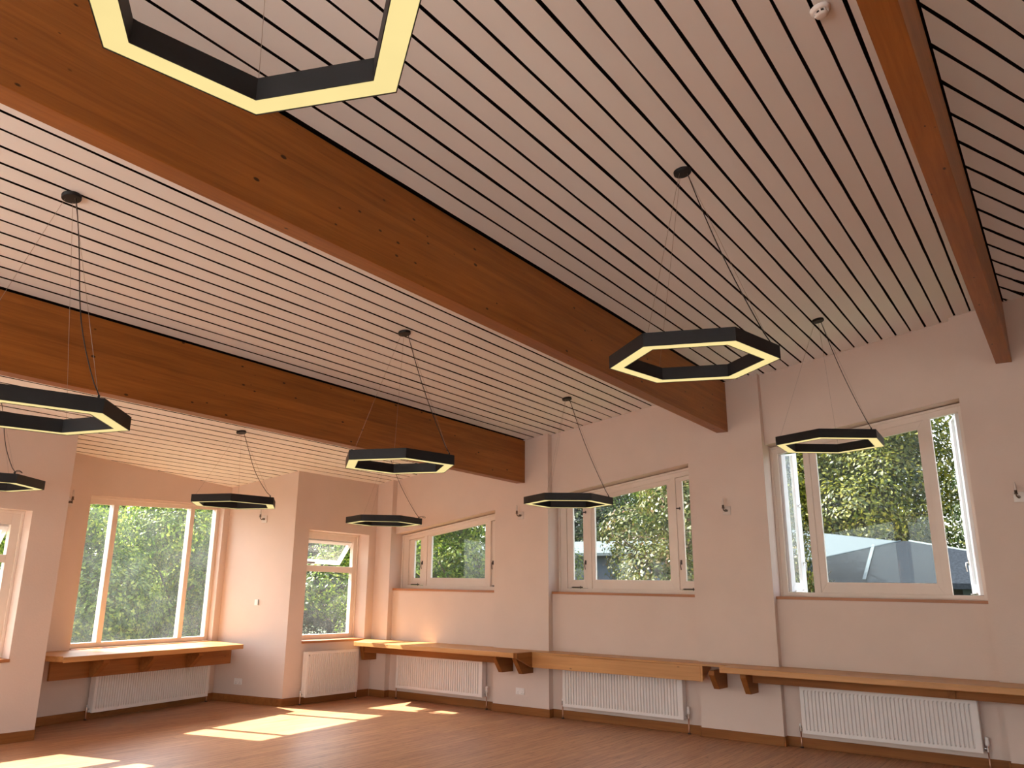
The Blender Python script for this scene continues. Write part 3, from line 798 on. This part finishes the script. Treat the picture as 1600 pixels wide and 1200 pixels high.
P_ = [
 ('hexagonal pendant hanging nearest the viewer, cut by the top edge', 1.338, 1.821, 3.332, 49.2, 109.2, 3, 0, False),
 ('hexagonal pendant hanging in front of the middle beam where it meets its pier', 5.22, 1.935, 3.157, 48.5, 108.5, 3, 0.0, False),
 ('hexagonal pendant hanging in front of the window with open casements', 9.19, 1.966, 3.197, 2.9, 122.9, 4, 0.0, False),
 ('hexagonal pendant hanging in front of the middle window of the long wall', 9.21, 5.125, 2.719, 58.8, 118.8, 3, 0.0, False),
 ('hexagonal pendant hanging in front of the right half of the farthest beam', 5.89, 5.094, 2.763, 47.1, 107.1, 3, 0.0, False),
 ('hexagonal pendant on the left with a wavy cord, cut by the left edge', 2.435, 5.05, 2.602, 42.4, 102.4, 3, 0.03, False),
 ('hexagonal pendant hanging over the corner radiator, left of the farthest long-wall window', 9.205, 8.197, 2.562, 6.3, 126.3, 3, 0.008, True),
 ('hexagonal pendant hanging between the bay window and the column', 6.665, 8.431, 2.608, 46.6, 106.6, 3, 0.03, False),
 ('hexagonal pendant low on the left in front of the plain pier, mostly out of view', 3.818, 8.765, 2.555, 36.9, 96.9, 3, 0.02, True),
]
for lab, x, y, z, _, rot, kc, sw, lp in P_: pendant(lab, x, y, z, R(rot), kc, sw, lp)

# ------------------------------------------------------------------ small fittings
def wall_light(label, M):
    e = tag(empty('wall_light', (0,0,0)), label, 'wall light', 'small wall lights without shades')
    e.matrix_basis = M
    MB().box(-0.05, 0.05, -0.012, -0.001, -0.075, 0.035).build('back_plate', CLEARP, e, bevel=0.004)
    a = MB(); a.cyl((0,-0.012,-0.02), (0,-0.045,-0.02), 0.016, n=14).tube([(0,-0.045,-0.02), (0,-0.07,-0.035), (-0.015,-0.085,-0.02), (-0.018,-0.088,0.0)], 0.007)
    a.build('arm', BRASS, e)
    MB().lathe([(0.012, 0), (0.022, 0.006), (0.014, 0.012), (0.014, 0.045)], 16, Matrix.Translation((-0.018,-0.088,0.0))).build('lamp_holder', BRASS, e)
    MB().lathe([(0.012, 0.0), (0.014, 0.02), (0.013, 0.05), (0.004, 0.085)], 14, Matrix.Translation((-0.018,-0.088,0.046))).build('bulb', CLEARP, e)
def px(y, z): return Matrix.Translation((XP, y, z)) @ Matrix.Rotation(-PI/2, 4, 'Z')
wall_light('small wall light on the pier left of the middle window', px(6.635, 2.757))
wall_light('small wall light on the pier between the middle and nearest windows', px(3.545, 2.714))
wall_light('small wall light on the nearest pier, at the right edge', px(0.43, 2.74))
wall_light('small wall light on the column face beside the bay', MCF @ Matrix.Translation((0.69, 0, 2.66)))
wall_light('small wall light left of the bay window, half hidden by the wall corner', MBAY @ Matrix.Translation((0.11, 0, 2.635)))

def socket(label, M, cat='socket'):
    e = tag(empty('double_socket', (0,0,0)), label, cat, 'double wall sockets'); e.matrix_basis = M
    MB().box(-0.073, 0.073, -0.010, -0.001, -0.043, 0.043).build('face_plate', PLAST, e, bevel=0.003)
    for s in (-1, 1):
        MB().box(s*0.036-0.008, s*0.036+0.008, -0.014, -0.0102, 0.010, 0.030).build('rocker', PLAST, e, bevel=0.001)
        h = MB(); h.box(s*0.036-0.003, s*0.036+0.003, -0.0106, -0.0101, -0.012, -0.004)
        for q in (-1, 1): h.box(s*0.036+q*0.011-0.004, s*0.036+q*0.011+0.004, -0.0106, -0.0101, -0.030, -0.025)
        h.build('pin_holes', DARKP, e)
socket('white double socket on the pier under the shelf end', px(6.635, 0.30))
socket('white double socket low on the column face beside the bay radiator', MCF @ Matrix.Translation((0.46, 0, 0.29)))
e = tag(empty('control_plate', (0,0,0)), 'small white control plate with dark edge halfway up the column face', 'switch')
e.matrix_basis = MCF @ Matrix.Translation((0.68, 0, 1.41))
MB().box(-0.042, 0.042, -0.010, -0.001, -0.042, 0.042).build('face_plate', PLAST, e, bevel=0.003)
MB().box(-0.02, 0.008, -0.013, -0.0102, -0.022, 0.018).build('rocker', PLAST, e, bevel=0.001)
MB().box(0.026, 0.034, -0.016, -0.0102, -0.035, 0.045).build('indicator_strip', DARKP, e)

nrm = Vector((0, 0.1605, 1)).normalized()
e = tag(empty('smoke_detector', (4.245, 0.737, cz(0.737))), 'round white smoke detector on the ceiling boards near the top edge', 'smoke detector')
Mr = nrm.to_track_quat('Z', 'Y').to_matrix().to_4x4()
MB().lathe([(0.040, -0.024), (0.052, -0.020), (0.055, -0.0015)], 32, Mr).build('base', PLAST, e)
MB().lathe([(0.030, -0.040), (0.030, -0.0245)], 24, Mr).build('chamber', DARKP, e)
ca = MB().lathe([(0.020, -0.050), (0.034, -0.046), (0.036, -0.0405)], 32, Mr)
for k_ in range(8):
    a = 2*PI*k_/8
    ca.add([Mr @ Vector((r_*math.cos(a+s_*0.12), r_*math.sin(a+s_*0.12), z_)) for z_ in (-0.041, -0.022) for r_ in (0.031, 0.039) for s_ in (-1, 1)],
           [(0,1,3,2),(4,5,7,6),(0,1,5,4),(2,3,7,6),(0,2,6,4),(1,3,7,5)])
ca.build('cap', PLAST, e)

# ------------------------------------------------------------------ outside
ground = MB().box(-60, 90, -60, 90, -1.2, -0.9)
g = struct(ground.build('ground', plain('meadow_ground', (0.05,0.075,0.02), 0.9, var=0.4, scale=1.2)), 'grass outside the hall')

struct(MB().box(-45, X0-0.36, -40, 40, -0.9, -0.15).build('bounce_slab', plain('pale_bounce_slab', (0.62,0.61,0.60), 0.8, var=0.06, scale=3)), 'unseen pale slab added to bounce daylight into the hall')  # added out of view; its pale top bounces sunlight onto the ceiling

LEAF_Y = leaf_mat('leaves_yellow_green', [(0.0087, 0.0161, 0.0025), (0.0465, 0.0651, 0.0056), (0.1488, 0.155, 0.0136), (0.2232, 0.1922, 0.0217)], 0.4)
LEAF_G = leaf_mat('leaves_mid_green', [(0.010,0.022,0.004), (0.05,0.095,0.012), (0.16,0.225,0.03), (0.33,0.34,0.06)], 0.5)
LEAF_B = leaf_mat('leaves_sunlit_bush', [(0.012,0.028,0.005), (0.06,0.12,0.014), (0.20,0.29,0.035), (0.42,0.43,0.07)], 0.5)
LEAF_D = leaf_mat('leaves_dark_green', [(0.004,0.009,0.003), (0.011,0.024,0.006), (0.03,0.05,0.012), (0.09,0.09,0.02)], 0.3)
LEAF_R = leaf_mat('leaves_reddening_maple', [(0.0081, 0.0149, 0.0031), (0.0496, 0.0682, 0.0112), (0.1178, 0.124, 0.0217), (0.1178, 0.0527, 0.0279)], 0.35)
BARK = plain('bark', (0.07,0.05,0.035), 0.9, var=0.3, scale=12)

def crown_mesh(name, blobs, n, size, mat, seed):
    rg = np.random.default_rng(seed)
    vol = np.array([b[3]*b[4]*b[5] for b in blobs])**(2/3)
    idx = rg.choice(len(blobs), n, p=vol/vol.sum())
    B = np.array(blobs)[idx]
    d = rg.normal(size=(n,3)); d /= np.linalg.norm(d, axis=1)[:,None]
    # leaves gather in sprays on the shell of every blob
    nsp = max(40, n//26)
    sp = rg.normal(size=(nsp,3)); sp /= np.linalg.norm(sp, axis=1)[:,None]
    near = sp[rg.integers(0, nsp, n)]
    d = near + rg.normal(size=(n,3))*0.11; d /= np.linalg.norm(d, axis=1)[:,None]
    rad = 1 - np.abs(rg.normal(size=n))*0.16 + (near @ np.array([1.7,2.3,3.1]) % 0.22)
    c_ = B[:,:3] + d*B[:,3:6]*rad[:,None]
    nr = d*1.0 + rg.normal(size=(n,3))*0.36 + np.array([0,0,0.35]); nr /= np.linalg.norm(nr, axis=1)[:,None]
    t = np.cross(nr, rg.normal(size=(n,3))); t /= np.linalg.norm(t, axis=1)[:,None]
    bt_ = np.cross(nr, t)
    s = size*rg.uniform(0.6, 1.3, n)[:,None]
    v = np.stack([c_-t*s, c_+bt_*s*0.5, c_+t*s, c_-bt_*s*0.5], 1).reshape(-1,3)
    me = bpy.data.meshes.new(name)
    me.vertices.add(len(v)); me.vertices.foreach_set('co', v.ravel().astype(np.float32))
    me.loops.add(4*n); me.loops.foreach_set('vertex_index', np.arange(4*n, dtype=np.int32))
    me.polygons.add(n); me.polygons.foreach_set('loop_start', np.arange(0, 4*n, 4, dtype=np.int32))
    me.materials.append(mat); me.update(calc_edges=True); me.validate()
    return me
def blobs_for(seed, H, R_, k, base=0.22):
    rg = random.Random(seed); out = []
    for i in range(k):
        t = (i+0.5)/k; z = H*(base + (1-base)*t*0.92)
        rr = R_*math.sin(PI*(0.18+0.74*t))**0.8
        a = i*2.4 + rg.uniform(-0.4, 0.4); q = rr*rg.uniform(0.3, 0.68)
        b = R_*rg.uniform(0.22, 0.46)
        out.append((q*math.cos(a), q*math.sin(a), z, b, b, b*rg.uniform(0.6, 0.85)))
    return out
def trunk(H, r, seed):
    rg = random.Random(seed); m = MB()
    pts = [(rg.uniform(-0.1,0.1)*i, rg.uniform(-0.1,0.1)*i, H*0.75*i/5) for i in range(6)]
    for i in range(5): m.cyl(pts[i], pts[i+1], r*(1-i*0.15), r*(1-(i+1)*0.15), 10)
    for k_ in range(7):
        i = 2 + k_ % 3; a = k_*2.2; L_ = H*0.28
        m.cyl(pts[i], (pts[i][0]+L_*math.cos(a), pts[i][1]+L_*math.sin(a), pts[i][2]+L_*0.7), r*0.4, r*0.08, 8)
    return m
PROTO = {}
def tree_proto(kind):
    H, R_, k, n, s, mat, sd, base = {
        'yellow': (8.0, 3.3, 30, 60000, 0.062, LEAF_Y, 3, 0.2),
        'green':  (7.0, 2.8, 24, 50000, 0.055, LEAF_G, 5, 0.12),
        'dark':   (9.5, 3.6, 28, 55000, 0.075, LEAF_D, 8, 0.1),
        'maple':  (6.0, 2.3, 22, 30000, 0.052, LEAF_R, 11, 0.15),
        'bush':   (4.6, 2.1, 20, 40000, 0.046, LEAF_B, 13, 0.02)}[kind]
    return crown_mesh('crown', blobs_for(sd, H, R_, k, base), n, s, mat, sd), H
def tree(kind, x, y, label, rz=0.0, sc=(1,1,1), group='trees outside the windows', zb=-0.9):
    if kind not in PROTO:
        me, H = tree_proto(kind); tm = trunk(H, 0.14 if kind != 'bush' else 0.05, len(kind))
        e = empty('tree' if kind != 'bush' else 'bush', (x, y, zb), rz)
        o = bpy.data.objects.new('crown', me); COL.objects.link(o); o.parent = e
        tm.build('trunk', BARK, e)
        PROTO[kind] = e
    else:
        e = copy_tree(PROTO[kind]); e.location = (x, y, zb); e.rotation_euler = (0, 0, rz)
    e.scale = sc
    return tag(e, label, 'tree' if kind != 'bush' else 'bush', group)
# behind the bay window and the narrow window: a bank of bushes
BG = 'bushes behind the bay window'
tree('bush', 6.2, 16.4, 'sunlit green bush behind the left light of the bay window', 0.3, (1,1,0.98), BG)
tree('bush', 9.2, 16.9, 'green bush behind the middle of the bay window', 1.9, (1.05,1.05,1.02), BG)
tree('bush', 12.0, 17.2, 'dusky green bush behind the right light of the bay window', 3.6, (1.05,1.05,1.05), BG)
tree('bush', 14.3, 18.2, 'dark bush behind the narrow window', 5.0, (1,1,1.0), BG)
tree('bush', 3.2, 15.6, 'bright bush behind the window at the left edge', 2.6, (1,1,0.75), BG)
for x_, y_, k_ in ((4.0, 23.0, 'first from the left'), (9.5, 24.5, 'second from the left'), (15.0, 25.0, 'third from the left'), (20.5, 24.5, 'fourth from the left'), (25.5, 25.5, 'fifth from the left')):
    tree('dark', x_, y_, 'dark tree in the row behind the bushes, %s' % k_, x_, (1.0, 0.9, 0.72))
# beyond the long wall
tree('green', 16.9, 14.6, 'mid green tree filling the left of the farthest long-wall window', 0.4, (0.95,0.95,0.85))
tree('green', 16.3, 11.6, 'mid green tree filling the right of the farthest long-wall window', 2.7, (0.95,0.95,0.9))
tree('green', 24.5, 19.5, 'tall green tree behind the trees of the farthest long-wall window', 4.4, (1.3,1.3,1.2))
tree('dark', 28.0, 15.8, 'dark tree behind the roof seen through the middle window', 1.0, (1.0,1.0,0.85))
tree('maple', 17.0, 6.7, 'maple with reddening leaves in the right of the middle window', 0.0, (0.85,0.85,0.95))
tree('green', 28.5, 11.6, 'green tree high behind the middle window', 5.2, (1.25,1.25,1.1))
tree('maple', 15.9, 4.55, 'small maple at the left edge of the nearest window', 2.2, (0.5,0.5,0.78))
tree('yellow', 34.0, 9.8, 'yellow green tree behind the left half of the nearest window', 0.7, (1.3,1.3,1.25))
tree('yellow', 34.5, 5.6, 'yellow green tree behind the middle of the nearest window', 2.9, (1.3,1.3,1.3))
tree('dark', 39.0, 8.0, 'tall dark tree behind the yellow green trees', 3.3, (1.2,1.2,1.15))
tree('dark', 29.0, -0.2, 'dark tree behind the right casement of the nearest window', 4.1, (1.0,1.0,1.05))
tree('yellow', 28.0, -3.2, 'yellow tree beyond the right edge of the nearest window', 5.1, (1.0,1.0,1.2))
tree('dark', 35.0, 15.5, 'dark tree at the back between the middle and nearest windows', 0.2, (1.2,1.2,1.1))

# outbuilding with a hipped felt roof
FELT = plain('grey_felt_roof', (0.015,0.019,0.024), 0.95, var=0.25, scale=25, spec=0.02)
FELTL = plain('pale_roof_sheet', (0.085,0.107,0.117), 0.8, var=0.08, spec=0.1)
DWALL = plain('dark_timber_wall', (0.03,0.028,0.026), 0.8, var=0.2)
e = tag(empty('outbuilding', (20.0, 2.0, -0.9)), 'low outbuilding with grey felt roof outside the nearest window', 'building')
inv = Matrix.Translation(-Vector(e.location))
xa, xb, ya, yb, ze, zr = 17.5, 20.5, -1.2, 6.2, 1.955, 2.80
xm = 19.0
MB(inv).box(xa+0.3, xb-0.3, ya+0.3, yb-0.3, -0.9, ze-0.05).build('wall', DWALL, e)
rf = MB(inv)
A, B_, C_, D_ = (xa, ya, ze), (xb, ya, ze), (xb, yb, ze), (xa, yb, ze)
R1, R2 = (xm, 2.75, zr), (xm, 2.9, zr)
rf.add([A, B_, C_, D_, R1, R2, (xa, ya, ze-0.10), (xb, ya, ze-0.10), (xb, yb, ze-0.10), (xa, yb, ze-0.10)],
       [(0,4,5,3), (0,1,4), (1,2,5,4), (2,3,5), (0,3,9,6), (0,6,7,1), (1,7,8,2), (2,8,9,3), (6,9,8,7)])
rf.build('roof', FELT, e)
MB(inv).tube([A, R1], 0.022, 6).build('ridge_capping', FELTL, e)
MB(inv).tube([D_, R2], 0.022, 6).build('ridge_capping', FELTL, e)
MB(inv).box(xa+0.26, xa+0.295, 1.62, 1.80, 0.6, 1.85).build('door_post', FELTL, e)
fr = MB(inv)
def on_roof(y, z): return (xa + (z-ze)/(zr-ze)*(xm-xa) - 0.012, y, z+0.012)
fr.add([on_roof(y_, z_) for y_, z_ in ((3.42,2.0),(3.42,2.72),(3.36,2.72),(3.36,2.0))]+[(p[0]+0.03, p[1], p[2]) for p in [on_roof(y_, z_) for y_, z_ in ((3.42,2.0),(3.42,2.72),(3.36,2.72),(3.36,2.0))]],
       [(0,1,2,3),(7,6,5,4),(0,4,5,1),(1,5,6,2),(2,6,7,3),(3,7,4,0)])
fr.build('flashing', FELTL, e)
e = tag(empty('outbuilding', (25.5, 5.3, -0.9)), 'building with pale sheet roof behind the dark felt roof of the nearest window', 'building')
inv = Matrix.Translation(-Vector(e.location))
Q, P0 = Vector((23.4, 7.3, 3.55)), Vector((27.2, 3.65, 3.22))
d_ = (P0-Q); d_.z = 0; d_.normalize(); nf = Vector((d_.y, -d_.x, 0))
if nf.x > 0: nf = -nf
rf = MB(inv)
fr_, bk_ = nf*2.6 + Vector((0,0,-1.05)), -nf*2.6 + Vector((0,0,-1.05)); th = Vector((0,0,-0.12))
vv = [Q, P0, P0+fr_, Q+fr_, P0+bk_, Q+bk_]
rf.add(vv + [v_+th for v_ in vv], [(0,1,2,3),(1,0,5,4),(6,9,8,7),(7,10,11,6),(3,2,8,9),(4,5,11,10),(0,3,9,6),(0,6,11,5),(1,7,8,2),(1,4,10,7)])
rf.build('roof', FELTL, e)
wl = MB(inv); cs = [Q+nf*2.3, P0+nf*2.3, P0-nf*2.3, Q-nf*2.3]
wl.prism([(v_.x, v_.y) for v_ in cs], 'z', -0.9, 2.05); wl.build('wall', DWALL, e)
e = tag(empty('store_shed', (22, 11, -0.9)), 'blue grey store shed with pale roof outside the middle window behind the maple', 'building')
inv = Matrix.Translation(-Vector(e.location))
MB(inv).box(20.0, 23.5, 8.6, 15.0, -0.9, 2.58).build('wall', plain('blue_grey_cladding', (0.085,0.11,0.145), 0.7, var=0.12), e)
MB(inv).prism([(19.8, 2.59), (22.0, 3.02), (24.0, 2.59), (24.0, 2.66), (22.0, 3.10), (19.8, 2.66)], 'y', 8.4, 15.2).build('roof', FELTL, e)

# ------------------------------------------------------------------ light
sun = bpy.data.lights.new('sun', 'SUN'); sun.energy = 8.0; sun.angle = R(0.55); sun.color = (1.0, 0.93, 0.82)
so = bpy.data.objects.new('sun', sun); COL.objects.link(so)
sd = Vector((0.275, -0.961, -0.90)).normalized()
so.rotation_euler = (-sd).to_track_quat('Z', 'Y').to_euler()

wd = bpy.data.worlds.new('sky'); SC.world = wd; wd.use_nodes = True
nt = wd.node_tree; nt.nodes.clear()
out = nt.nodes.new('ShaderNodeOutputWorld'); bg = nt.nodes.new('ShaderNodeBackground')
sky = nt.nodes.new('ShaderNodeTexSky'); sky.sky_type = 'NISHITA'; sky.sun_disc = False
sky.sun_elevation = R(42); sky.sun_rotation = R(0); sky.air_density = 1.0; sky.dust_density = 2.0
hs = nt.nodes.new('ShaderNodeHueSaturation'); hs.inputs['Saturation'].default_value = 0.5
mx = nt.nodes.new('ShaderNodeMix'); mx.data_type = 'RGBA'; mx.blend_type = 'MULTIPLY'; mx.inputs['Factor'].default_value = 1.0
mx.inputs['B'].default_value = (1.0, 0.98, 0.97, 1)
nt.links.new(sky.outputs['Color'], hs.inputs['Color']); nt.links.new(hs.outputs['Color'], mx.inputs['A'])
nt.links.new(mx.outputs['Result'], bg.inputs['Color']); nt.links.new(bg.outputs['Background'], out.inputs['Surface'])
bg.inputs['Strength'].default_value = 0.32

# ------------------------------------------------------------------ camera
AZ, PT, RL = R(53.71782842), R(15.59569425), R(1.2455918)
Fw = Vector((math.sin(AZ)*math.cos(PT), math.cos(AZ)*math.cos(PT), math.sin(PT)))
Rt = Vector((math.cos(AZ), -math.sin(AZ), 0)); Up = Rt.cross(Fw)
r2 = math.cos(RL)*Rt + math.sin(RL)*Up; u2 = -math.sin(RL)*Rt + math.cos(RL)*Up
cam = bpy.data.cameras.new('camera'); co = bpy.data.objects.new('camera', cam); COL.objects.link(co)
M = Matrix((r2, u2, -Fw)).transposed().to_4x4(); M.translation = (0, 0, 1.65)
co.matrix_world = M
cam.sensor_width = 36; cam.sensor_fit = 'HORIZONTAL'; cam.lens = 1284.77/1600*36
cam.shift_x = 71.09/1600; cam.shift_y = -36.27/1600
cam.clip_start = 0.05; cam.clip_end = 300
SC.camera = co
vs = SC.view_settings
vs.view_transform = 'Standard'; vs.look = 'None'; vs.gamma = 1.0; vs.use_curve_mapping = False
vs.exposure = 1.92
SC.cycles.max_bounces = 12; SC.cycles.diffuse_bounces = 7; SC.cycles.transparent_max_bounces = 16
